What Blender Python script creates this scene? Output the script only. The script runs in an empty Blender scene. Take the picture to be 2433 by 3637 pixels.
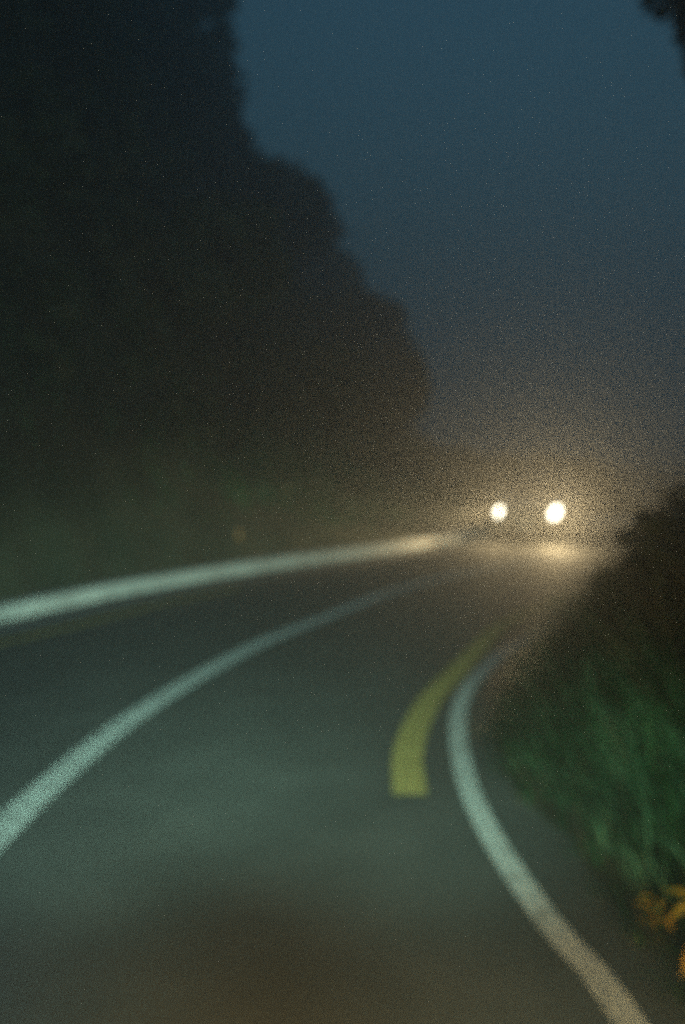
import bpy, math, random
import numpy as np
from mathutils import Vector, Matrix

random.seed(7)
rng = np.random.default_rng(7)
S = bpy.context.scene
COL = S.collection
R = math.radians

# ------------------------------------------------------------------ camera
cam_d = bpy.data.cameras.new('camera')
cam = bpy.data.objects.new('camera', cam_d)
COL.objects.link(cam)
cam.location = (0, 0, 2.0)
cam.rotation_euler = (R(90 - 3.76), 0, 0)
cam_d.sensor_fit = 'VERTICAL'
cam_d.sensor_height = 36.0
cam_d.sensor_width = 24.0
cam_d.lens = 32.0
cam_d.clip_start = 0.05
cam_d.clip_end = 3000
cam_d.dof.use_dof = True            # the photograph is out of focus: lens left focused close
cam_d.dof.focus_distance = 0.9
cam_d.dof.aperture_fstop = 2.0
S.camera = cam

# ------------------------------------------------------------------ dusk sky
SKY_TINT = (1.28, 1.60, 1.22, 1)
W = bpy.data.worlds.new('World')
S.world = W
W.use_nodes = True
wn = W.node_tree
wn.nodes.clear()
sky = wn.nodes.new('ShaderNodeTexSky')
sky.sky_type = 'NISHITA'
sky.sun_disc = False
sky.sun_elevation = R(1.0)
sky.sun_rotation = R(200)
sky.altitude = 600
sky.air_density = 1.0
sky.dust_density = 0.6
sky.ozone_density = 3.0
tint = wn.nodes.new('ShaderNodeMix')
tint.data_type = 'RGBA'; tint.blend_type = 'MULTIPLY'
tint.inputs['Factor'].default_value = 1.0
tint.inputs[7].default_value = SKY_TINT
wn.links.new(sky.outputs[0], tint.inputs[6])
bg = wn.nodes.new('ShaderNodeBackground')
bg.inputs['Strength'].default_value = 0.15
wo = wn.nodes.new('ShaderNodeOutputWorld')
wn.links.new(tint.outputs[2], bg.inputs[0])
wn.links.new(bg.outputs[0], wo.inputs[0])

# ------------------------------------------------------------------ exposure / renderer
S.view_settings.view_transform = 'Standard'
S.view_settings.look = 'None'
S.view_settings.exposure = 0.0
S.view_settings.gamma = 1.0
S.view_settings.use_curve_mapping = False
S.render.engine = 'CYCLES'
S.cycles.use_denoising = False
S.cycles.use_adaptive_sampling = False
S.cycles.max_bounces = 6
S.cycles.volume_bounces = 3
S.cycles.diffuse_bounces = 2
S.cycles.glossy_bounces = 2
S.cycles.transparent_max_bounces = 4
S.cycles.sample_clamp_indirect = 0.5
S.cycles.sample_clamp_direct = 8.0

HAZE_DENSITY = 0.020
HAZE_G = 0.70

# ------------------------------------------------------------------ headlamps and indicators of the vehicle the picture is taken from
def spot(name, loc, target, energy, color, angle, blend, size, wide=1.0):
    d = bpy.data.lights.new(name, 'SPOT')
    d.energy = energy
    d.color = color
    d.spot_size = R(angle)
    d.spot_blend = blend
    d.shadow_soft_size = size
    d.cycles.use_multiple_importance_sampling = False
    o = bpy.data.objects.new(name, d)
    COL.objects.link(o)
    o.location = loc
    o.scale = (wide, 1, 1)          # headlamps throw a beam wider than it is tall
    v = Vector(target) - Vector(loc)
    o.rotation_euler = v.to_track_quat('-Z', 'Y').to_euler()
    return o

OWN = (0.52, 1.0, 0.80)
spot('dipped_headlamp', (-0.55, 0.8, 0.75), (-2.5, 11.5, 0), 3000, OWN, 22, 1.0, 0.09, 2.6)
spot('dipped_headlamp', (0.55, 0.8, 0.75), (0.0, 11.0, 0), 2500, OWN, 22, 1.0, 0.09, 2.6)
# the weak light a headlamp throws above its cut-off
spot('headlamp_stray_light', (-0.55, 0.8, 0.75), (-5.0, 14.0, 6.5), 700, (0.74, 1.0, 0.94), 64, 1.0, 0.09)
AMB = (1.0, 0.74, 0.30)
spot('indicator_lamp', (-0.7, 0.8, 0.75), (0.1, 4.6, 0), 200, AMB, 72, 1.0, 0.06)
spot('indicator_lamp', (0.7, 0.8, 0.75), (0.3, 4.4, 0), 190, AMB, 76, 1.0, 0.06)

# ================================================================== helpers
def tag(o, label=None, cat=None, group=None, kind=None):
    if label: o['label'] = label
    if cat: o['category'] = cat
    if group: o['group'] = group
    if kind: o['kind'] = kind
    return o

def link(name, me, parent=None, mat=None):
    o = bpy.data.objects.new(name, me)
    COL.objects.link(o)
    if parent is not None: o.parent = parent
    if mat is not None and len(me.materials) == 0: me.materials.append(mat)
    return o

def empty(name, loc, rz=0):
    o = bpy.data.objects.new(name, None)
    COL.objects.link(o)
    o.location = loc
    o.rotation_euler = (0, 0, rz)
    o.empty_display_size = 0.2
    return o

def mesh(name, v, f, smooth=False):
    me = bpy.data.meshes.new(name)
    v = np.asarray(v, dtype=np.float32)
    f = np.asarray(f, dtype=np.int32) if not isinstance(f, list) else f
    if isinstance(f, np.ndarray):
        n, k = f.shape
        me.vertices.add(len(v)); me.vertices.foreach_set('co', v.ravel())
        me.loops.add(n * k); me.loops.foreach_set('vertex_index', f.ravel())
        me.polygons.add(n); me.polygons.foreach_set('loop_start', np.arange(n, dtype=np.int32) * k)
        me.update(calc_edges=True)
    else:
        me.from_pydata([tuple(p) for p in v], [], f)
        me.update()
    if smooth:
        me.polygons.foreach_set('use_smooth', [True] * len(me.polygons))
    me.validate()
    return me

class MB:
    """collects simple solids into one mesh"""
    def __init__(s): s.v = []; s.f = []
    def add(s, v, f):
        n = len(s.v); s.v += [tuple(p) for p in v]; s.f += [tuple(i + n for i in q) for q in f]
    def box(s, c, d, rot=None):
        x, y, z = d[0] / 2, d[1] / 2, d[2] / 2
        P = [Vector((a * x, b * y, e * z)) for a in (-1, 1) for b in (-1, 1) for e in (-1, 1)]
        if rot: P = [rot @ p for p in P]
        P = [p + Vector(c) for p in P]
        s.add(P, [(0, 1, 3, 2), (4, 6, 7, 5), (0, 4, 5, 1), (2, 3, 7, 6), (0, 2, 6, 4), (1, 5, 7, 3)])
    def lathe(s, prof, n, axis, c):
        """prof: (r, t) list, closed ends where r=0 is not needed"""
        A = Vector(axis).normalized()
        U = A.orthogonal().normalized(); Wv = A.cross(U)
        V = []; F = []
        for r, t in prof:
            for k in range(n):
                a = 2 * math.pi * k / n
                V.append(Vector(c) + A * t + U * (r * math.cos(a)) + Wv * (r * math.sin(a)))
        for i in range(len(prof) - 1):
            for k in range(n):
                F.append((i * n + k, i * n + (k + 1) % n, (i + 1) * n + (k + 1) % n, (i + 1) * n + k))
        F.append(tuple(range(n))[::-1]); F.append(tuple((len(prof) - 1) * n + k for k in range(n)))
        s.add(V, F)
    def tube(s, pts, radii, n=7):
        V = []; F = []
        pts = [Vector(p) for p in pts]
        for i, p in enumerate(pts):
            d = (pts[min(i + 1, len(pts) - 1)] - pts[max(i - 1, 0)]).normalized()
            u = d.cross(Vector((0.3, 1, 0.2))).normalized(); w = d.cross(u)
            for k in range(n):
                a = 2 * math.pi * k / n
                V.append(p + (u * math.cos(a) + w * math.sin(a)) * radii[i])
        for i in range(len(pts) - 1):
            for k in range(n):
                F.append((i * n + k, i * n + (k + 1) % n, (i + 1) * n + (k + 1) % n, (i + 1) * n + k))
        F.append(tuple(range(n))[::-1]); F.append(tuple((len(pts) - 1) * n + k for k in range(n)))
        s.add(V, F)
    def build(s, name, mat, parent=None, smooth=False):
        return link(name, mesh(name, s.v, s.f, smooth), parent, mat)

# ------------------------------------------------------------------ materials
def mat(name, col, rough=0.6, col2=None, scale=8.0, bump=0.0, bscale=40.0, spec=0.4, metal=0.0, detail=4.0, lo=0.4, hi=0.65, emit=None, estr=0.0, per_object=0.0):
    m = bpy.data.materials.new(name)
    m.use_nodes = True
    nt = m.node_tree
    b = nt.nodes['Principled BSDF']
    b.inputs['Roughness'].default_value = rough
    b.inputs['Specular IOR Level'].default_value = spec
    b.inputs['Metallic'].default_value = metal
    b.inputs['Base Color'].default_value = (*col, 1)
    tc = nt.nodes.new('ShaderNodeTexCoord')
    out = None
    if col2 is not None:
        nz = nt.nodes.new('ShaderNodeTexNoise'); nz.inputs['Scale'].default_value = scale; nz.inputs['Detail'].default_value = detail
        nt.links.new(tc.outputs['Object'], nz.inputs['Vector'])
        rp = nt.nodes.new('ShaderNodeValToRGB')
        rp.color_ramp.elements[0].position = lo; rp.color_ramp.elements[0].color = (*col, 1)
        rp.color_ramp.elements[1].position = hi; rp.color_ramp.elements[1].color = (*col2, 1)
        nt.links.new(nz.outputs['Fac'], rp.inputs['Fac'])
        out = rp.outputs['Color']
        nt.links.new(out, b.inputs['Base Color'])
    if per_object:
        oi = nt.nodes.new('ShaderNodeObjectInfo')
        mr = nt.nodes.new('ShaderNodeMapRange')
        mr.inputs['To Min'].default_value = 1 - per_object; mr.inputs['To Max'].default_value = 1 + per_object
        nt.links.new(oi.outputs['Random'], mr.inputs['Value'])
        hs = nt.nodes.new('ShaderNodeHueSaturation')
        nt.links.new(mr.outputs['Result'], hs.inputs['Value'])
        if out is not None: nt.links.new(out, hs.inputs['Color'])
        else: hs.inputs['Color'].default_value = (*col, 1)
        nt.links.new(hs.outputs['Color'], b.inputs['Base Color'])
    if bump:
        n2 = nt.nodes.new('ShaderNodeTexNoise'); n2.inputs['Scale'].default_value = bscale; n2.inputs['Detail'].default_value = 5
        nt.links.new(tc.outputs['Object'], n2.inputs['Vector'])
        bp = nt.nodes.new('ShaderNodeBump'); bp.inputs['Strength'].default_value = bump; bp.inputs['Distance'].default_value = 0.02
        nt.links.new(n2.outputs['Fac'], bp.inputs['Height'])
        nt.links.new(bp.outputs['Normal'], b.inputs['Normal'])
    if emit:
        b.inputs['Emission Color'].default_value = (*emit, 1)
        b.inputs['Emission Strength'].default_value = estr
    return m

M = {}
M['asphalt'] = mat('asphalt', (0.085, 0.086, 0.080), 0.75, (0.108, 0.108, 0.100), 1.7, 0.25, 90, 0.2, detail=8)
M['white_paint'] = mat('white_paint', (0.34, 0.34, 0.32), 0.8, (0.66, 0.66, 0.63), 9, 0.3, 120, 0.12, detail=8, lo=0.3, hi=0.5)
M['yellow_paint'] = mat('yellow_paint', (0.30, 0.23, 0.06), 0.8, (0.55, 0.42, 0.14), 9, 0.3, 120, 0.12, detail=8, lo=0.3, hi=0.5)
M['concrete'] = mat('concrete', (0.48, 0.48, 0.46), 0.75, (0.70, 0.70, 0.67), 2.2, 0.4, 30, 0.3, detail=8)
M['soil'] = mat('soil', (0.035, 0.032, 0.02), 0.9, (0.07, 0.06, 0.04), 1.5, 0.6, 12, 0.2)
M['hill'] = mat('hill_soil', (0.02, 0.03, 0.016), 0.95, (0.055, 0.06, 0.035), 0.6, 0.5, 4, 0.15)
M['leaf'] = mat('leaf', (0.03, 0.055, 0.026), 0.6, (0.065, 0.095, 0.045), 1.2, spec=0.3, per_object=0.25)
M['shrub_leaf'] = mat('shrub_leaf', (0.03, 0.05, 0.022), 0.55, (0.06, 0.085, 0.035), 2.5, spec=0.3, per_object=0.25)
M['bark'] = mat('bark', (0.035, 0.028, 0.02), 0.9, (0.075, 0.06, 0.045), 6, 0.6, 14)
M['grass'] = mat('grass_blade', (0.012, 0.05, 0.016), 0.5, (0.06, 0.15, 0.05), 1.3, spec=0.35, lo=0.42, hi=0.64)
M['grass_dry'] = mat('dry_grass', (0.12, 0.10, 0.05), 0.6, (0.22, 0.18, 0.09), 2, spec=0.3)
M['reed'] = mat('reed_blade', (0.012, 0.042, 0.017), 0.45, (0.12, 0.21, 0.11), 4, spec=0.4)
M['weed'] = mat('amber_glow_leaf', (0.22, 0.18, 0.02), 0.5, (0.48, 0.22, 0.015), 7, spec=0.35, per_object=0.2)  # yellow-orange leaf colour with the amber lamp's glow painted in
M['car_paint'] = mat('car_paint', (0.16, 0.17, 0.18), 0.3, (0.19, 0.20, 0.21), 3, spec=0.5)
M['glass'] = mat('dark_glass', (0.01, 0.012, 0.014), 0.08, spec=0.6)
M['rubber'] = mat('rubber', (0.02, 0.02, 0.02), 0.8, (0.035, 0.035, 0.033), 20)
M['rim'] = mat('rim_metal', (0.4, 0.4, 0.42), 0.35, metal=0.9)
M['plastic'] = mat('black_plastic', (0.02, 0.02, 0.021), 0.5)
M['plate'] = mat('number_plate', (0.6, 0.6, 0.58), 0.5)
WARM = (1.0, 0.75, 0.39)
M['lamp'] = mat('lit_headlight', (0.9, 0.9, 0.85), 0.2, emit=(1.0, 0.90, 0.66), estr=10)
M['reflector'] = mat('amber_reflector', (0.85, 0.30, 0.04), 0.25)
M['post'] = mat('post_plastic', (0.10, 0.095, 0.085), 0.6)

M['lamp'].cycles.emission_sampling = 'NONE'

# ------------------------------------------------------------------ the bend: plan curves on the ground
def smooth_curve(pts, step=0.2):
    P = np.array(pts, float)
    P = np.vstack([2 * P[0] - P[1], P, 2 * P[-1] - P[-2]])
    out = []
    for i in range(1, len(P) - 2):
        p0, p1, p2, p3 = P[i - 1], P[i], P[i + 1], P[i + 2]
        n = 24
        for k in range(n):
            t = k / n
            out.append(0.5 * ((2 * p1) + (-p0 + p2) * t + (2 * p0 - 5 * p1 + 4 * p2 - p3) * t * t + (-p0 + 3 * p1 - 3 * p2 + p3) * t ** 3))
    out.append(P[-2])
    out = np.array(out)
    for _ in range(30):     # relax
        out[1:-1] = 0.25 * out[:-2] + 0.5 * out[1:-1] + 0.25 * out[2:]
    s = np.r_[0, np.cumsum(np.linalg.norm(np.diff(out, axis=0), axis=1))]
    t = np.linspace(0, s[-1], int(s[-1] / step) + 1)
    return np.c_[np.interp(t, s, out[:, 0]), np.interp(t, s, out[:, 1])]

def normals(c):
    d = np.gradient(c, axis=0)
    d /= np.linalg.norm(d, axis=1)[:, None]
    return np.c_[-d[:, 1], d[:, 0]]          # to the left of travel

RIGHT = smooth_curve([(3.6, -12), (2.4, -7), (1.6, -2.5), (1.17, 1.2), (1.0, 3.18), (0.90, 3.64), (0.82, 4.19), (0.765, 4.82), (0.76, 5.52), (0.83, 6.46), (1.0, 7.38), (1.30, 8.25), (1.82, 9.37), (3.2, 11.3), (5.5, 13.2), (9, 14.9), (14, 16), (22, 16.4), (34, 15)])
YELLOW = smooth_curve([(0.395, 5.2), (0.43, 5.9), (0.55, 6.6), (0.75, 7.38), (1.03, 8.17), (1.38, 9.16), (1.80, 10.3), (2.57, 11.75), (3.4, 12.7), (4.6, 13.9)])
CENTRE = smooth_curve([(0.5, -12), (-0.6, -7), (-1.35, -3), (-1.75, 0.5), (-1.86, 3), (-1.80, 4.79), (-1.75, 5.5), (-1.62, 6.56), (-1.33, 7.86), (-0.84, 9.47), (-0.128, 11.1), (0.725, 13.0), (1.81, 14.7), (3.4, 16.6), (5.6, 18.4), (8.6, 19.9), (14, 21), (22, 21.4), (34, 20)])
KERB = smooth_curve([(-3.4, -12), (-4.8, -7), (-5.7, -3), (-6.1, 0.5), (-6.1, 4), (-5.4, 7.8), (-4.0, 10.7), (-3.2, 12.4), (-1.96, 14.4), (-0.65, 16.1), (0.97, 18.0), (1.96, 19.3), (2.7, 20.4), (3.5, 21.9), (5.3, 24.3), (8.6, 26.2), (14, 27.4), (22, 27.8), (34, 26.4)])

def strip(name, c, a, b, z, m, parent=None, i0=0, i1=None):
    c = c[i0:i1]; n = normals(c)
    L = c + n * a; Rr = c + n * b
    N = len(c)
    v = np.zeros((2 * N, 3)); v[0::2, :2] = L; v[1::2, :2] = Rr; v[:, 2] = z
    f = np.array([(2 * i, 2 * i + 1, 2 * i + 3, 2 * i + 2) for i in range(N - 1)])
    return link(name, mesh(name, v, f), parent, m)

# road sheet between the kerb and the ragged verge
def resample(c, n):
    s = np.r_[0, np.cumsum(np.linalg.norm(np.diff(c, axis=0), axis=1))]
    t = np.linspace(0, s[-1], n)
    return np.c_[np.interp(t, s, c[:, 0]), np.interp(t, s, c[:, 1])]
NR, NC = 240, 14
rl = resample(KERB, NR); rr = resample(RIGHT - normals(RIGHT) * 0.75, NR)
tt = np.linspace(0, 1, NC)
rv = (rl[:, None, :] * (1 - tt)[None, :, None] + rr[:, None, :] * tt[None, :, None]).reshape(-1, 2)
rv = np.c_[rv, np.zeros(len(rv))]
rf = np.array([(i * NC + j + 1, i * NC + j, (i + 1) * NC + j, (i + 1) * NC + j + 1) for i in range(NR - 1) for j in range(NC - 1)])[:, ::-1]
road = link('road', mesh('road', rv, rf), None, M['asphalt'])
tag(road, kind='structure')
strip('white_edge_line', RIGHT, 0.062, -0.062, 0.004, M['white_paint'], road)
strip('yellow_dash', YELLOW, 0.10, -0.10, 0.004, M['yellow_paint'], road)
strip('white_centre_line', CENTRE, 0.10, -0.10, 0.004, M['white_paint'], road)
strip('white_edge_line', KERB, -0.36, -0.48, 0.004, M['white_paint'], road)
kl = int(np.argmin(np.hypot(KERB[:, 0] + 2.2, KERB[:, 1] - 14)))
k0 = int(np.argmin(np.hypot(KERB[:, 0] + 5.9, KERB[:, 1] - 5)))
strip('yellow_dash', KERB, -0.88, -1.03, 0.004, M['yellow_paint'], road, k0, kl)

# concrete kerb along the foot of the hill
def sweep(name, c, prof, m, parent=None):
    n = normals(c); N = len(c); K = len(prof)
    v = np.zeros((N, K, 3))
    for k, (a, z) in enumerate(prof):
        v[:, k, :2] = c + n * a; v[:, k, 2] = z
    f = [(i * K + k, i * K + k + 1, (i + 1) * K + k + 1, (i + 1) * K + k) for i in range(N - 1) for k in range(K - 1)]
    f += [tuple(range(K))[::-1], tuple((N - 1) * K + k for k in range(K))]
    return link(name, mesh(name, v.reshape(-1, 3), f), parent, m)
kerb = sweep('concrete_kerb', KERB, [(0.0, -0.2), (-0.015, 0.02), (0.03, 0.15), (0.06, 0.18), (0.27, 0.18), (0.30, 0.15), (0.32, -0.2)], M['concrete'])
tag(kerb, 'long pale concrete kerb edging the far side of the bend below the hillside', 'kerb')

# ------------------------------------------------------------------ terrain
def side_dist(P, c):
    n = normals(c)
    D = np.full(len(P), 1e9); Sg = np.zeros(len(P)); Id = np.zeros(len(P), int)
    for s in range(0, len(P), 4000):
        q = P[s:s + 4000]
        dd = np.linalg.norm(q[:, None, :] - c[None, ::2, :], axis=2)
        j = dd.argmin(1); Id[s:s + 4000] = j * 2
        D[s:s + 4000] = dd[np.arange(len(q)), j]
        Sg[s:s + 4000] = np.sign(((q - c[j * 2]) * n[j * 2]).sum(1))
    return D * Sg, Id

def lumps(x, y, seed, f0=0.15, oct=4):
    r = np.random.default_rng(seed); z = np.zeros_like(x); a = 1.0; f = f0
    for _ in range(oct):
        for _ in range(3):
            th = r.uniform(0, 2 * np.pi); ph = r.uniform(0, 2 * np.pi)
            z += a / 3 * np.sin((x * np.cos(th) + y * np.sin(th)) * f * 2 * np.pi + ph)
        a *= 0.5; f *= 2.1
    return z

def sm(t): t = np.clip(t, 0, 1); return t * t * (3 - 2 * t)

# plan of the hill: bearing round the bend -> distance of the crest and its height
RB = [-180, -75, -45, -30, -20, -14, -11, -8, -6, -2.3, 1, 3.2, 5.1, 8, 12, 20, 40, 180]
RD = [30, 28, 26, 25, 25, 27, 29, 32, 35, 42, 50, 56, 62, 68, 72, 70, 60, 60]
RZ = [26, 26, 26, 22, 17, 12.6, 10.4, 8.2, 7.8, 7.4, 5.0, 3.0, 1.5, 0.8, 0.6, 0.5, 0.5, 0.5]
KB = np.degrees(np.arctan2(KERB[:, 0], KERB[:, 1])); KR = np.hypot(KERB[:, 0], KERB[:, 1])
ko = np.argsort(KB)

def hill_h(x, y):
    """height of the hillside: steep above the kerb, crest dropping away round the bend"""
    d, idx = side_dist(np.c_[x, y], KERB)
    d = d - 0.34
    az = np.degrees(np.arctan2(x, y)); rho = np.hypot(x, y)
    crest = np.interp(az, RB, RZ); rd = np.interp(az, RB, RD); rk = np.interp(az, KB[ko], KR[ko])
    t = np.clip((rho - rk) / (rd - rk), 0, 1.6)
    z = 0.22 + crest * np.where(t < 1, np.sin(t * np.pi / 2) ** 1.15, 1 - 0.55 * (t - 1)) + 0.05 * np.clip(d, 0, 8) * lumps(x, y, 3) * np.clip(crest / 6, 0.1, 1)
    return np.where(d > 0, z, -0.35), d

def grid(xs, ys, zf):
    X, Y = np.meshgrid(xs, ys)
    x = X.ravel(); y = Y.ravel(); z = zf(x, y)
    nx = len(xs); ny = len(ys)
    f = np.array([(j * nx + i, j * nx + i + 1, (j + 1) * nx + i + 1, (j + 1) * nx + i) for j in range(ny - 1) for i in range(nx - 1)])
    return np.c_[x, y, z], f

hx = np.r_[np.arange(-90, -14, 3.0), np.arange(-14, -7.5, 0.7), np.arange(-7.5, 6, 0.28), np.arange(6, 14, 0.7), np.arange(14, 90, 2.5)]
hy = np.r_[np.arange(-24, 0, 2.0), np.arange(0, 26, 0.28), np.arange(26, 34, 0.7), np.arange(34, 140, 2.5)]
hv, hf = grid(hx, hy, lambda x, y: hill_h(x, y)[0])
hillside = link('hillside', mesh('hillside', hv, hf, True), None, M['hill']); tag(hillside, kind='structure')

def verge_h(x, y):
    d, _ = side_dist(np.c_[x, y], RIGHT)
    e = -d - 0.30 - 0.10 * lumps(x, y, 11, 0.5, 3)      # metres past the asphalt edge
    rise = np.interp(e, [-1, 0, 0.12, 0.5, 1.2, 2.2, 3.5, 6, 10], [-0.08, -0.02, 0.035, 0.16, 0.46, 0.82, 1.02, 1.05, 0.9])
    rise = rise * np.interp(y, [-4, 2, 5, 9, 12, 18], [0.6, 0.7, 0.9, 1.1, 1.0, 0.7])
    return rise + 0.05 * lumps(x, y, 5, 0.35, 3) * np.clip(e, 0, 1), e
vx = np.r_[np.arange(0.3, 6, 0.12), np.arange(6, 36, 0.6)]
vy = np.r_[np.arange(-10, 1, 0.5), np.arange(1, 15, 0.14), np.arange(15, 18, 0.5)]
vv, vf = grid(vx, vy, lambda x, y: verge_h(x, y)[0])
verge = link('verge_bank', mesh('verge_bank', vv, vf, True), None, M['soil']); tag(verge, kind='structure')

gv, gf = grid(np.linspace(-600, 600, 30), np.linspace(-600, 600, 30), lambda x, y: np.full(len(x), -0.45))
ground = link('ground', mesh('ground', gv, gf), None, M['soil']); tag(ground, kind='structure')

# ------------------------------------------------------------------ haze
hb = MB(); hb.box((0, 0, 21.5), (1180, 1180, 46.0)); hb.v = [(x, y, z if z > 0 else -1.5) for x, y, z in hb.v]
hm = bpy.data.materials.new('haze_air'); hm.use_nodes = True
hm.cycles.volume_sampling = 'MULTIPLE_IMPORTANCE'; hm.cycles.homogeneous_volume = True
hn = hm.node_tree; hn.nodes.clear()
pv = hn.nodes.new('ShaderNodeVolumePrincipled'); ho = hn.nodes.new('ShaderNodeOutputMaterial')
pv.inputs['Color'].default_value = (0.97, 0.98, 0.98, 1)
pv.inputs['Density'].default_value = HAZE_DENSITY
pv.inputs['Anisotropy'].default_value = HAZE_G
hn.links.new(pv.outputs[0], ho.inputs['Volume'])
haze = hb.build('haze', hm); tag(haze, kind='stuff')

# ------------------------------------------------------------------ foliage
def leaf_quads(C, size, r, up=0.0, slim=0.55):
    """one bent-free leaf quad (diamond) per centre"""
    n = len(C)
    d = r.normal(size=(n, 3)); d[:, 2] += up; d /= np.linalg.norm(d, axis=1)[:, None]
    e = np.cross(d, r.normal(size=(n, 3))); e /= np.linalg.norm(e, axis=1)[:, None]
    s = np.asarray(size).reshape(-1, 1) * r.uniform(0.6, 1.3, (n, 1))
    v = np.stack([C - d * s, C + e * s * slim, C + d * s, C - e * s * slim], 1).reshape(-1, 3)
    f = np.arange(4 * n).reshape(-1, 4)
    return v, f

def crown_mesh(seed, rad, height, nclump, per, leaf, name='crown'):
    r = np.random.default_rng(seed)
    c = r.normal(size=(nclump, 3)); c /= np.linalg.norm(c, axis=1)[:, None]
    c *= r.uniform(0.25, 1.0, (nclump, 1)) ** 0.5
    c *= np.array([rad, rad, height / 2]) * 0.82
    cr = r.uniform(0.22, 0.42, nclump) * rad
    P = r.normal(size=(nclump, per, 3)); P /= np.linalg.norm(P, axis=2)[..., None]
    P *= r.uniform(0.1, 1, (nclump, per, 1)) ** 0.4
    P = (c[:, None] + P * cr[:, None, None] * np.array([1, 1, 0.8])).reshape(-1, 3)
    v, f = leaf_quads(P, np.full(len(P), leaf), r)
    return mesh(name, v, f), c

TREES = []
for k in range(5):
    rad = [2.3, 2.8, 2.0, 3.2, 2.5][k]; hgt = [5.0, 5.2, 5.4, 5.8, 4.4][k]; th = [2.2, 2.0, 2.8, 2.4, 1.6][k]
    cm, cc = crown_mesh(100 + k, rad, hgt, 38, 85, 0.27)
    cm.materials.append(M['leaf'])
    tb = MB(); zc = th + hgt / 2
    r = random.Random(k)
    tb.tube([(0, 0, -0.6), (0.06, 0.02, th * 0.5), (-0.05, 0.05, th), (0.1, 0, zc), (0.05, 0.05, zc + hgt * 0.3)], [0.22, 0.17, 0.14, 0.10, 0.03])
    for j in range(9):
        q = cc[j * 3]
        a = Vector((0.03, 0.03, th * 0.9 + j * 0.08))
        b = Vector((q[0], q[1], q[2] + zc)); mid = a.lerp(b, 0.5) + Vector((0, 0, 0.25))
        tb.tube([a, mid, b], [0.08, 0.05, 0.018], 5)
    tm = mesh('trunk', tb.v, tb.f, True); tm.materials.append(M['bark'])
    TREES.append((cm, tm, zc))

def tree(name, k, loc, s, rz, label, group=None, zs=1.0):
    cm, tm, zc = TREES[k]
    t = empty(name, loc, rz); t.scale = (s, s, s * zs)
    o = link('crown', cm, t); o.location = (0, 0, zc)
    link('trunk', tm, t)
    return tag(t, label, 'tree', group)

def hz(x, y):
    return float(hill_h(np.array([x], float), np.array([y], float))[0][0])

# trees that show one by one along the skyline, highest first
SKY = [(-10.9, 28.5, 1.0, 0, 'tall dark tree at the top of the skyline, leaving the picture above'),
       (-9.0, 31.0, 0.86, 1, 'dark tree bulging into the sky below the topmost skyline tree'),
       (-5.6, 37.0, 0.84, 3, 'rounded dark tree where the skyline bends out over the road'),
       (-2.3, 41.0, 0.82, 2, 'broad tree on the shoulder of the ridge, halfway down the skyline'),
       (-0.8, 46.0, 0.95, 4, 'misty tree at the steep nose of the ridge'),
       (0.7, 52.0, 0.6, 1, 'pale misty tree below the nose of the ridge'),
       (2.9, 58.0, 0.40, 0, 'faint tree low on the ridge, nearly lost in mist above the headlights')]
for az, dist, s, k, lab in SKY:
    x = math.sin(R(az)) * dist; y = math.cos(R(az)) * dist
    tree('ridge_tree', k, (x, y, hz(x, y) - 0.2), s, x * 1.7, lab, 'trees along the skyline')

# trees massed over the slope
n = 0; tries = 0; spots = [(math.sin(R(a)) * q, math.cos(R(a)) * q) for a, q, *_ in SKY]
while n < 130 and tries < 6000:
    tries += 1
    az = R(random.uniform(-25, 4)); dist = random.uniform(14, 70)
    x = math.sin(az) * dist; y = math.cos(az) * dist
    hh, dd = hill_h(np.array([x]), np.array([y]))
    if dd[0] < 3.2 or dist > np.interp(math.degrees(az), RB, RD) * 1.0: continue
    if min(math.hypot(x - a, y - b) for a, b in spots) < 2.1 + dist * 0.02: continue
    s = random.uniform(0.4, 0.65) if dd[0] < 8 else random.uniform(0.5, 0.72)
    spots.append((x, y)); n += 1
    tree('hillside_tree', random.randrange(5), (x, y, float(hh[0]) - 0.2), s, random.uniform(0, 6.28),
         'dark leafy tree massed with others on the misty hillside above the kerb', 'trees massed on the hillside')

# undergrowth on the lower slope
r = np.random.default_rng(21)
cx = []; 
while len(cx) < 900:
    az = R(r.uniform(-30, 16)); dist = r.uniform(9, 42)
    cx.append((math.sin(az) * dist, math.cos(az) * dist))
cx = np.array(cx); zz, dd = hill_h(cx[:, 0], cx[:, 1])
keep = (dd > 1.0) & (dd < 22)
cx = cx[keep]; zz = zz[keep]; dd = dd[keep]
V = []; per = 60
rad = np.clip(0.25 + dd * 0.12, 0.25, 1.0) * r.uniform(0.7, 1.2, len(dd))
P = r.normal(size=(len(cx), per, 3)); P /= np.linalg.norm(P, axis=2)[..., None]; P *= r.uniform(0.3, 1, (len(cx), per, 1)) ** 0.5
C = np.c_[cx, zz + rad * 0.35]
P = (C[:, None] + P * rad[:, None, None]).reshape(-1, 3)
v, f = leaf_quads(P, np.repeat(0.10 + rad * 0.12, per), r, 0.2)
ug = link('undergrowth', mesh('undergrowth', v, f), None, M['shrub_leaf']); tag(ug, 'low dark leafy undergrowth covering the foot of the hillside', 'undergrowth', kind='stuff')

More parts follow.
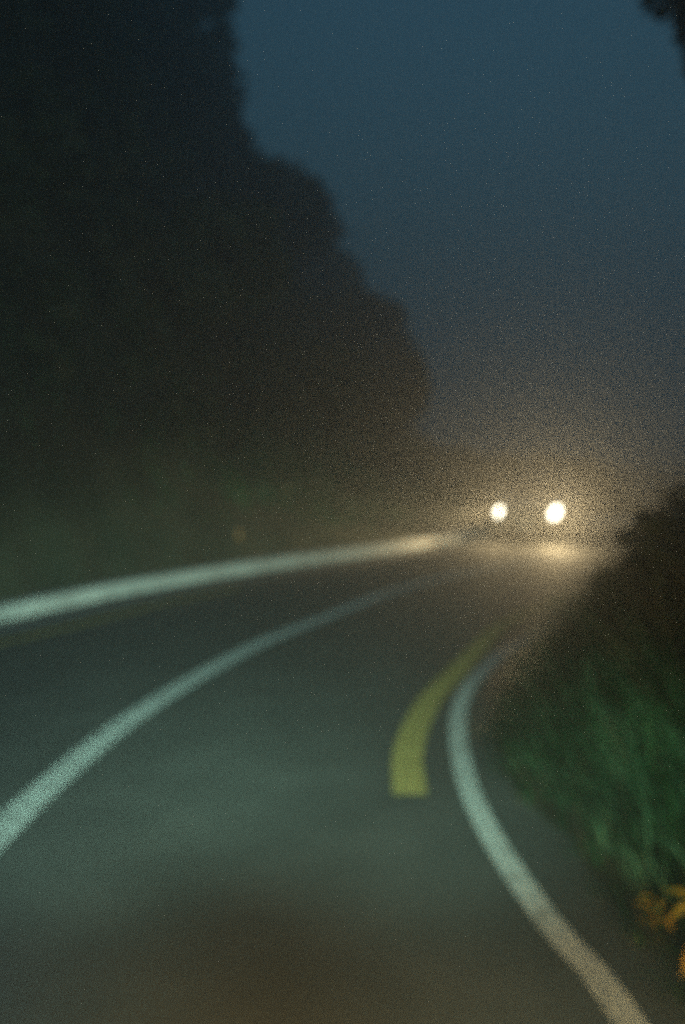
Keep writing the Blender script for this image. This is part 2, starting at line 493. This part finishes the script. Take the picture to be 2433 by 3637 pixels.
# ------------------------------------------------------------------ grass
def blades(roots, length, lean_dir, lean, width, r, droop=0.5, seg=4):
    n = len(roots)
    t = np.linspace(0, 1, seg + 1)
    dirv = lean_dir / np.linalg.norm(lean_dir, axis=1)[:, None]
    side = np.cross(dirv, np.array([0, 0, 1.0])); side /= np.linalg.norm(side, axis=1)[:, None]
    L = length[:, None]
    hor = np.sin(lean)[:, None] * L * (t ** 1.5)[None]
    ver = np.cos(lean)[:, None] * L * t[None] - droop * L * (t ** 3)[None] * np.sin(lean)[:, None] * 0.6
    ctr = roots[:, None, :] + dirv[:, None, :] * hor[..., None] + np.array([0, 0, 1.0]) * ver[..., None]
    w = width[:, None] * (1 - t ** 1.6)[None] + 0.0006
    A = ctr - side[:, None] * w[..., None] * 0.5; B = ctr + side[:, None] * w[..., None] * 0.5
    v = np.stack([A, B], 2).reshape(n, -1, 3)
    f = np.array([(2 * i, 2 * i + 1, 2 * i + 3, 2 * i + 2) for i in range(seg)])
    F = (f[None] + (np.arange(n) * 2 * (seg + 1))[:, None, None]).reshape(-1, 4)
    return v.reshape(-1, 3), F

def grass_field(name, n, xr, yr, hf, lo, hi, Lr, r, lean_mu, m, label, heading=-np.pi / 2, clump=0.35, wid=(0.006, 0.014)):
    m_ = int(n / 14)
    c = np.c_[r.uniform(*xr, m_), r.uniform(*yr, m_)]
    p = np.repeat(c, 14, 0) + r.normal(0, clump * 0.35, (m_ * 14, 2))
    z, e = hf(p[:, 0], p[:, 1])
    k = (e > lo) & (e < hi)
    p, z, e = p[k], z[k], e[k]
    n2 = len(p)
    tuft = np.repeat(r.uniform(0.6, 1.25, m_), 14)[k]
    L = r.uniform(*Lr, n2) * tuft * np.interp(e, [0, 0.3, 0.6, 1.2], [0.28, 0.45, 0.7, 1.0])
    th = r.normal(heading, 0.3, n2)
    dirv = np.c_[np.cos(th), np.sin(th), np.zeros(n2)]
    lean = np.clip(r.normal(lean_mu, 0.2, n2) - 0.35 * np.clip((7.0 - p[:, 1]) / 2.5, 0, 1) * (heading > 0) - 0.45 * np.clip((p[:, 1] - 7.2) / 2, 0, 1) * (heading > 0), 0.05, 1.5)
    w = r.uniform(*wid, n2)
    v, f = blades(np.c_[p, z - 0.01], L, dirv, lean, w, r, 0.22)
    o = link(name, mesh(name, v, f), None, m)
    return tag(o, label, 'grass', kind='stuff')

r = np.random.default_rng(5)
grass_field('grass', 52000, (0.9, 6.0), (1.6, 14.5), verge_h, 0.0, 5.0, (0.45, 0.9), r, 1.0, M['grass'], 'long green grass leaning over the bank beside the white line', np.pi * 1.08)
grass_field('reed_grass', 21000, (0.9, 4.6), (3.2, 13.5), verge_h, 0.12, 3.4, (0.6, 1.1), r, 0.95, M['reed'], 'long pale green blades arching from the grassy bank towards the road', np.pi * 1.06, wid=(0.007, 0.02))
grass_field('tall_stalks', 3600, (1.6, 5.4), (5.0, 13.0), verge_h, 0.9, 3.4, (1.0, 1.5), r, 0.75, M['grass_dry'], 'tall ragged stalks standing along the crest of the bank', np.pi * 1.05, wid=(0.012, 0.022))
grass_field('dry_grass', 5200, (0.9, 6.0), (1.6, 14.0), verge_h, -0.02, 4.0, (0.3, 0.8), r, 0.75, M['grass_dry'], 'pale dry grass stems scattered through the roadside bank', np.pi * 1.08, wid=(0.004, 0.008))

def hill_e(x, y):
    z, d = hill_h(x, y)
    return z, d
grass_field('kerbside_grass', 26000, (-9, 8), (6, 27), hill_e, 0.4, 2.4, (0.35, 0.8), r, 0.45, M['grass'], 'tufted grass growing along the top of the far kerb', wid=(0.01, 0.02))

# ------------------------------------------------------------------ bushes on the bank
BUSH = []
for k in range(3):
    cm, cc = crown_mesh(300 + k, 0.75, 1.15, 26, 70, 0.075, 'foliage'); cm.materials.append(M['shrub_leaf'])
    sb = MB()
    for j in range(9):
        q = cc[j * 2]; sb.tube([(0, 0, -0.45), (q[0] * .4, q[1] * .4, 0.0 + q[2] * .3), (q[0], q[1], q[2] + 0.45)], [0.022, 0.015, 0.006], 5)
    sm_ = mesh('stem', sb.v, sb.f, True); sm_.materials.append(M['bark'])
    BUSH.append((cm, sm_))
def vz(x, y): return float(verge_h(np.array([x], float), np.array([y], float))[0][0])
for x, y, s, k, lab in [(3.3, 10.4, 0.62, 0, 'low dark bush at the crest of the bank closest to the oncoming headlights'),
                        (3.25, 8.8, 0.8, 1, 'ragged dark bush between the low crest bush and the taller bush'),
                        (3.05, 7.2, 1.05, 2, 'taller dark bush on top of the grassy bank'),
                        (2.75, 5.9, 1.05, 0, 'dark bush leaning out at the edge of the picture above the green grass'),
                        (4.4, 9.6, 0.9, 1, 'dim bush behind the row on the bank crest'),
                        (4.9, 11.8, 0.9, 2, 'farthest bush on the bank, in the mist beside the headlights')]:
    b = empty('bank_bush', (x, y, vz(x, y) + 0.3 * s), x * 3); b.scale = (s, s, s)
    o = link('foliage', BUSH[k][0], b); o.location = (0, 0, 0.3)
    link('stem', BUSH[k][1], b)
    tag(b, lab, 'bush', 'dark bushes on the bank')

# overhanging tree whose leaves enter the picture at the top corner
def overhang():
    x, y = 6.34, 8.3
    t = empty('overhanging_tree', (x, y, vz(x, y) - 0.1))
    zc = 5.4
    r = np.random.default_rng(77)
    tb = MB()
    tb.tube([(0, 0, -0.4), (-0.1, 0.1, 1.6), (-0.35, 0.0, 3.2), (-0.3, 0.1, 5.0), (-0.1, 0, 7.2)], [0.24, 0.19, 0.15, 0.11, 0.03], 9)
    cs = []
    for j in range(34):
        a = r.uniform(0, 2 * np.pi); rr_ = r.uniform(1.2, 2.9); z = r.uniform(3.3, 7.6)
        q = Vector((-0.3 + math.cos(a) * rr_, math.sin(a) * rr_, z))
        cs.append((q, r.uniform(0.35, 0.6)))
    for q in [(-3.25, -0.2, 5.55), (-3.45, 0.0, 5.05), (-3.05, 0.1, 4.55), (-3.2, -0.1, 4.75), (-3.1, 0.3, 5.3)]:
        cs.append((Vector(q), 0.24))
    for q, _ in cs:
        a = Vector((-0.3, 0.05, min(q.z - 0.6, 5.2))); mid = a.lerp(q, 0.55) + Vector((0, 0, 0.3))
        tb.tube([a, mid, q], [0.06, 0.035, 0.008], 5)
    tb.build('trunk', M['bark'], t, True)
    P = []
    for q, cr in cs:
        p = r.normal(size=(150, 3)); p /= np.linalg.norm(p, axis=1)[:, None]; p *= r.uniform(0.1, 1, (150, 1)) ** 0.45
        P.append(np.array(q) + p * cr)
    P = np.vstack(P)
    v, f = leaf_quads(P, np.full(len(P), 0.075), r)
    link('crown', mesh('crown', v, f), t, M['leaf'])
    tag(t, 'tree hanging its black leaves into the top corner of the sky above the grassy bank', 'tree')
overhang()

# ------------------------------------------------------------------ broad-leaved weeds at the roadside, amber lamp glow put into the leaf colour
def leaf_mesh(L, Wd):
    n = 6; v = []; f = []
    for i in range(n + 1):
        t = i / n; w = Wd * math.sin(math.pi * min(1, t * 0.92 + 0.06)) ** 0.8 * 0.5
        z = 0.25 * L * math.sin(t * 2.2) - 0.18 * L * t * t
        v += [(-w, t * L, z + w * 0.35), (0, t * L, z), (w, t * L, z + w * 0.35)]
    for i in range(n):
        a = i * 3; f += [(a, a + 1, a + 4, a + 3), (a + 1, a + 2, a + 5, a + 4)]
    return mesh('leaf', v, f, True)
LM = [leaf_mesh(0.20, 0.085), leaf_mesh(0.26, 0.10)]
for m_ in LM: m_.materials.append(M['weed'])
for x, y, s, nl, lab in [(1.45, 3.42, 0.9, 11, 'broad-leaved weed at the foot of the bank near the bottom edge, orange glow put into its leaf colour'),
                         (1.30, 3.62, 0.45, 7, 'small weed growing out over the asphalt shoulder, orange glow put into its leaf colour')]:
    t = empty('roadside_weed', (x, y, vz(x, y)))
    sb = MB(); sb.tube([(0, 0, -0.03), (0.0, -0.02, 0.16 * s), (-0.03, -0.05, 0.34 * s)], [0.007, 0.006, 0.003], 5)
    sb.build('stem', M['grass'], t, True)
    rr2 = random.Random(int(x * 100))
    for j in range(nl):
        o = link('leaf', LM[j % 2], t); hgt = (0.05 + 0.29 * j / nl) * s
        o.location = (-0.02 * j / nl, -0.04 * j / nl, hgt); o.scale = (s, s, s)
        o.rotation_euler = (rr2.uniform(-0.3, 0.5), rr2.uniform(-0.3, 0.3), j * 2.4 + rr2.uniform(-0.3, 0.3))
    tag(t, lab, 'weed', 'amber-coloured weeds at the roadside')

# one pale blade arching out by itself in front of the grass
rb = np.random.default_rng(1)
v, f = blades(np.array([[1.42, 6.55, 0.02]]), np.array([0.46]), np.array([[-0.55, -0.6, 0.0]]), np.array([0.75]), np.array([0.02]), rb, 0.6, 8)
gb = link('grass_stalk', mesh('grass_stalk', v, f), None, M['grass_dry'])
tag(gb, 'single pale grass stalk arching out over the shoulder ahead of the bank', 'grass stalk')

# reflector post on the hill side of the kerb
px, py = KERB[int(np.argmin(np.hypot(KERB[:, 0] + 1.45, KERB[:, 1] - 15.1)))] + np.array([-0.4, 0.35])
t = empty('reflector_post', (px, py, 0.15))
pb = MB(); pb.lathe([(0.035, 0), (0.035, 0.62), (0.028, 0.66), (0.008, 0.67)], 10, (0, 0, 1), (0, 0, -0.1)); pb.build('post', M['post'], t, True)
pb = MB(); pb.box((0.015, -0.036, 0.44), (0.05, 0.012, 0.12)); pb.build('reflector', M['reflector'], t)
tag(t, 'small post with an amber reflector standing behind the kerb under the hillside', 'post')

# ------------------------------------------------------------------ the oncoming car
def car(loc, heading):
    t = empty('oncoming_car', loc, heading)                # +Y of the empty points out of the bonnet
    W2 = 0.88
    # side silhouette (y forward, z up) as stations: y, half width, z bottom, z shoulder, z top, half width top
    st = [(2.12, 0.60, 0.30, 0.62, 0.66, 0.55), (2.05, 0.74, 0.24, 0.68, 0.74, 0.66), (1.85, 0.84, 0.22, 0.74, 0.82, 0.72), (1.40, 0.88, 0.22, 0.82, 0.92, 0.74),
          (0.85, 0.89, 0.22, 0.88, 0.99, 0.74), (-0.2, 0.89, 0.22, 0.92, 1.02, 0.74), (-1.2, 0.88, 0.22, 0.93, 1.02, 0.72), (-1.8, 0.85, 0.26, 0.92, 1.00, 0.68), (-2.15, 0.74, 0.34, 0.84, 0.90, 0.60), (-2.22, 0.62, 0.42, 0.76, 0.80, 0.52)]
    V = []; F = []; K = 10
    for y, w, zb, zs, zt, wt in st:
        V += [(-w * 0.9, y, zb), (-w, y, zb + 0.12), (-w, y, zs - 0.1), (-w * 0.97, y, zs), (-wt, y, zt),
              (wt, y, zt), (w * 0.97, y, zs), (w, y, zs - 0.1), (w, y, zb + 0.12), (w * 0.9, y, zb)]
    for i in range(len(st) - 1):
        for k in range(K):
            F.append((i * K + k, i * K + (k + 1) % K, (i + 1) * K + (k + 1) % K, (i + 1) * K + k))
    F += [tuple(range(K))[::-1], tuple((len(st) - 1) * K + k for k in range(K))]
    link('body', mesh('body', V, F, True), t, M['car_paint'])
    # cabin: glass house with roof and pillars
    cab = [(0.95, 0.72, 0.97), (0.15, 0.60, 1.42), (-1.15, 0.59, 1.44), (-1.85, 0.68, 1.00)]
    def ring(y, w, z): return [(-w, y, z), (w, y, z)]
    rb_ = MB()
    V = []
    for y, w, z in [(0.20, 0.61, 1.405), (0.0, 0.60, 1.455), (-0.6, 0.59, 1.475), (-1.05, 0.585, 1.465), (-1.2, 0.58, 1.42)]:
        V += [(-w, y, z - 0.02), (-w * 0.85, y, z + 0.015), (w * 0.85, y, z + 0.015), (w, y, z - 0.02), (w, y, z - 0.05), (-w, y, z - 0.05)]
    F = []
    for i in range(4):
        for k in range(6): F.append((i * 6 + k, i * 6 + (k + 1) % 6, (i + 1) * 6 + (k + 1) % 6, (i + 1) * 6 + k))
    F += [tuple(range(6))[::-1], tuple(24 + k for k in range(6))]
    link('roof', mesh('roof', V, F, True), t, M['car_paint'])
    gb_ = MB(); gb_.add([(-0.71, 0.93, 0.98), (0.71, 0.93, 0.98), (0.585, 0.19, 1.39), (-0.585, 0.19, 1.39), (-0.69, 0.90, 0.96), (0.69, 0.90, 0.96), (0.57, 0.16, 1.37), (-0.57, 0.16, 1.37)],
                        [(0, 1, 2, 3), (5, 4, 7, 6), (0, 4, 5, 1), (2, 6, 7, 3), (1, 5, 6, 2), (3, 7, 4, 0)])
    ws = gb_.build('windscreen', M['glass'], t)
    for s in (-1, 1):
        w_ = MB(); w_.tube([(s * -0.25, 0.95, 1.0), (s * 0.05, 0.86, 1.035), (s * 0.36, 0.78, 1.075)], [0.012, 0.01, 0.008], 5); w_.build('wiper', M['plastic'], ws)
    gb_ = MB(); gb_.add([(-0.66, -1.83, 1.0), (0.66, -1.83, 1.0), (0.56, -1.17, 1.40), (-0.56, -1.17, 1.40), (-0.64, -1.8, 0.98), (0.64, -1.8, 0.98), (0.54, -1.14, 1.38), (-0.54, -1.14, 1.38)],
                        [(1, 0, 3, 2), (4, 5, 6, 7), (0, 1, 5, 4), (2, 3, 7, 6), (1, 2, 6, 5), (3, 0, 4, 7)])
    gb_.build('rear_window', M['glass'], t)
    for s in (-1, 1):
        g2 = MB(); g2.add([(s * 0.715, 0.86, 0.99), (s * 0.715, -1.75, 1.0), (s * 0.585, -1.14, 1.40), (s * 0.60, 0.14, 1.39), (s * 0.68, 0.86, 0.99), (s * 0.68, -1.75, 1.0), (s * 0.55, -1.14, 1.40), (s * 0.565, 0.14, 1.39)],
                           [(0, 1, 2, 3), (4, 7, 6, 5), (0, 4, 5, 1), (1, 5, 6, 2), (2, 6, 7, 3), (3, 7, 4, 0)])
        g2.build('side_window', M['glass'], t)
        for pa, pb2, ra, rb3 in (((s * 0.725, 0.95, 0.96), (s * 0.60, 0.17, 1.41), 0.035, 0.032), ((s * 0.62, -0.42, 1.44), (s * 0.725, -0.46, 0.97), 0.03, 0.03), ((s * 0.59, -1.13, 1.42), (s * 0.69, -1.84, 0.97), 0.05, 0.06)):
            p2 = MB(); p2.tube([pa, pb2], [ra, rb3], 6); p2.build('pillar', M['car_paint'], t)
        mm = MB(); mm.lathe([(0.04, 0), (0.085, 0.03), (0.09, 0.09), (0.05, 0.13)], 12, (0, 1, 0.1), (s * 0.93, 0.60, 1.03)); mm.tube([(s * 0.76, 0.68, 0.98), (s * 0.92, 0.66, 1.02)], [0.02, 0.02], 5); mm.build('mirror', M['car_paint'], t, True)
        # headlight: housing, lit lens, inner bezel
        hl = MB(); hl.lathe([(0.16, -0.10), (0.165, 0.0), (0.15, 0.03)], 20, (s * 0.25, 1, 0.05), (s * 0.62, 2.05, 0.66)); ho_ = hl.build('headlight', M['plastic'], t, True)
        ln = MB(); k_ = 1.2 if s < 0 else 0.86; ln.lathe([(0.115 * k_, 0.028), (0.10 * k_, 0.05), (0.07 * k_, 0.064), (0.02, 0.068)], 20, (s * 0.25, 1, 0.05), (0, 0, 0)); ln.v = [(s * 0.62 + x * 0.72 - 0.30 * z, 2.06 + y, 0.66 + z * 1.12) for x, y, z in ln.v]; ln.build('lens', M['lamp'], ho_, True)
        fl = MB(); fl.lathe([(0.06, -0.06), (0.062, 0.0), (0.045, 0.015)], 14, (0, 1, 0), (s * 0.60, 2.10, 0.36)); fl.build('fog_lamp', M['plastic'], t, True)
        for y in (1.35, -1.35):
            wh = empty('wheel', (s * 0.78, y, 0.31)); wh.parent = t
            tw = MB(); tw.lathe([(0.20, -0.1), (0.29, -0.1), (0.31, -0.07), (0.31, 0.07), (0.29, 0.1), (0.20, 0.1)], 24, (1, 0, 0), (0, 0, 0)); tw.build('tyre', M['rubber'], wh, True)
            rm = MB(); rm.lathe([(0.19, -0.06), (0.2, 0.07), (0.19, 0.105), (0.06, 0.09), (0.03, 0.11)] if s > 0 else [(0.03, -0.11), (0.06, -0.09), (0.19, -0.105), (0.2, -0.07), (0.19, 0.06)], 20, (1, 0, 0), (0, 0, 0)); rm.build('rim', M['rim'], wh, True)
    gr = MB()
    for j in range(4): gr.box((0, 2.125 - j * 0.006, 0.50 + j * 0.045), (0.78 - j * 0.02, 0.03, 0.018))
    gr.box((0, 2.10, 0.565), (0.8, 0.02, 0.2)); gr.build('grille', M['plastic'], t)
    bp_ = MB(); bp_.box((0, 2.13, 0.36), (1.10, 0.06, 0.16)); bp_.box((0, 2.12, 0.25), (1.3, 0.05, 0.05)); bp_.build('bumper', M['plastic'], t)
    pl = MB(); pl.box((0, 2.17, 0.385), (0.36, 0.012, 0.12)); pl.build('number_plate', M['plate'], t)
    tag(t, 'oncoming car with both round headlights glowing through the mist on the far lane', 'car')
    return t

CAR_LOC = Vector((4.86, 22.2, 0.0)); CAR_HEAD = math.atan2(0.36, -0.933)  # +Y turned towards (-0.30,-0.954)
car(CAR_LOC, CAR_HEAD)
rot = Matrix.Rotation(CAR_HEAD, 3, 'Z')
for s in (-1, 1):
    p = CAR_LOC + rot @ Vector((s * 0.65, 2.13, 0.66))
    tgt = CAR_LOC + rot @ Vector((s * 0.65, 14.0, 0.9))
    spot('oncoming_headlamp', p, tgt, 480 if s < 0 else 150, WARM, 150, 1.0, 0.09)
    if s > 0: spot('oncoming_headlamp_beam', p, (-2.6, 14.9, 0.2), 1000, WARM, 34, 1.0, 0.09, 1.2)
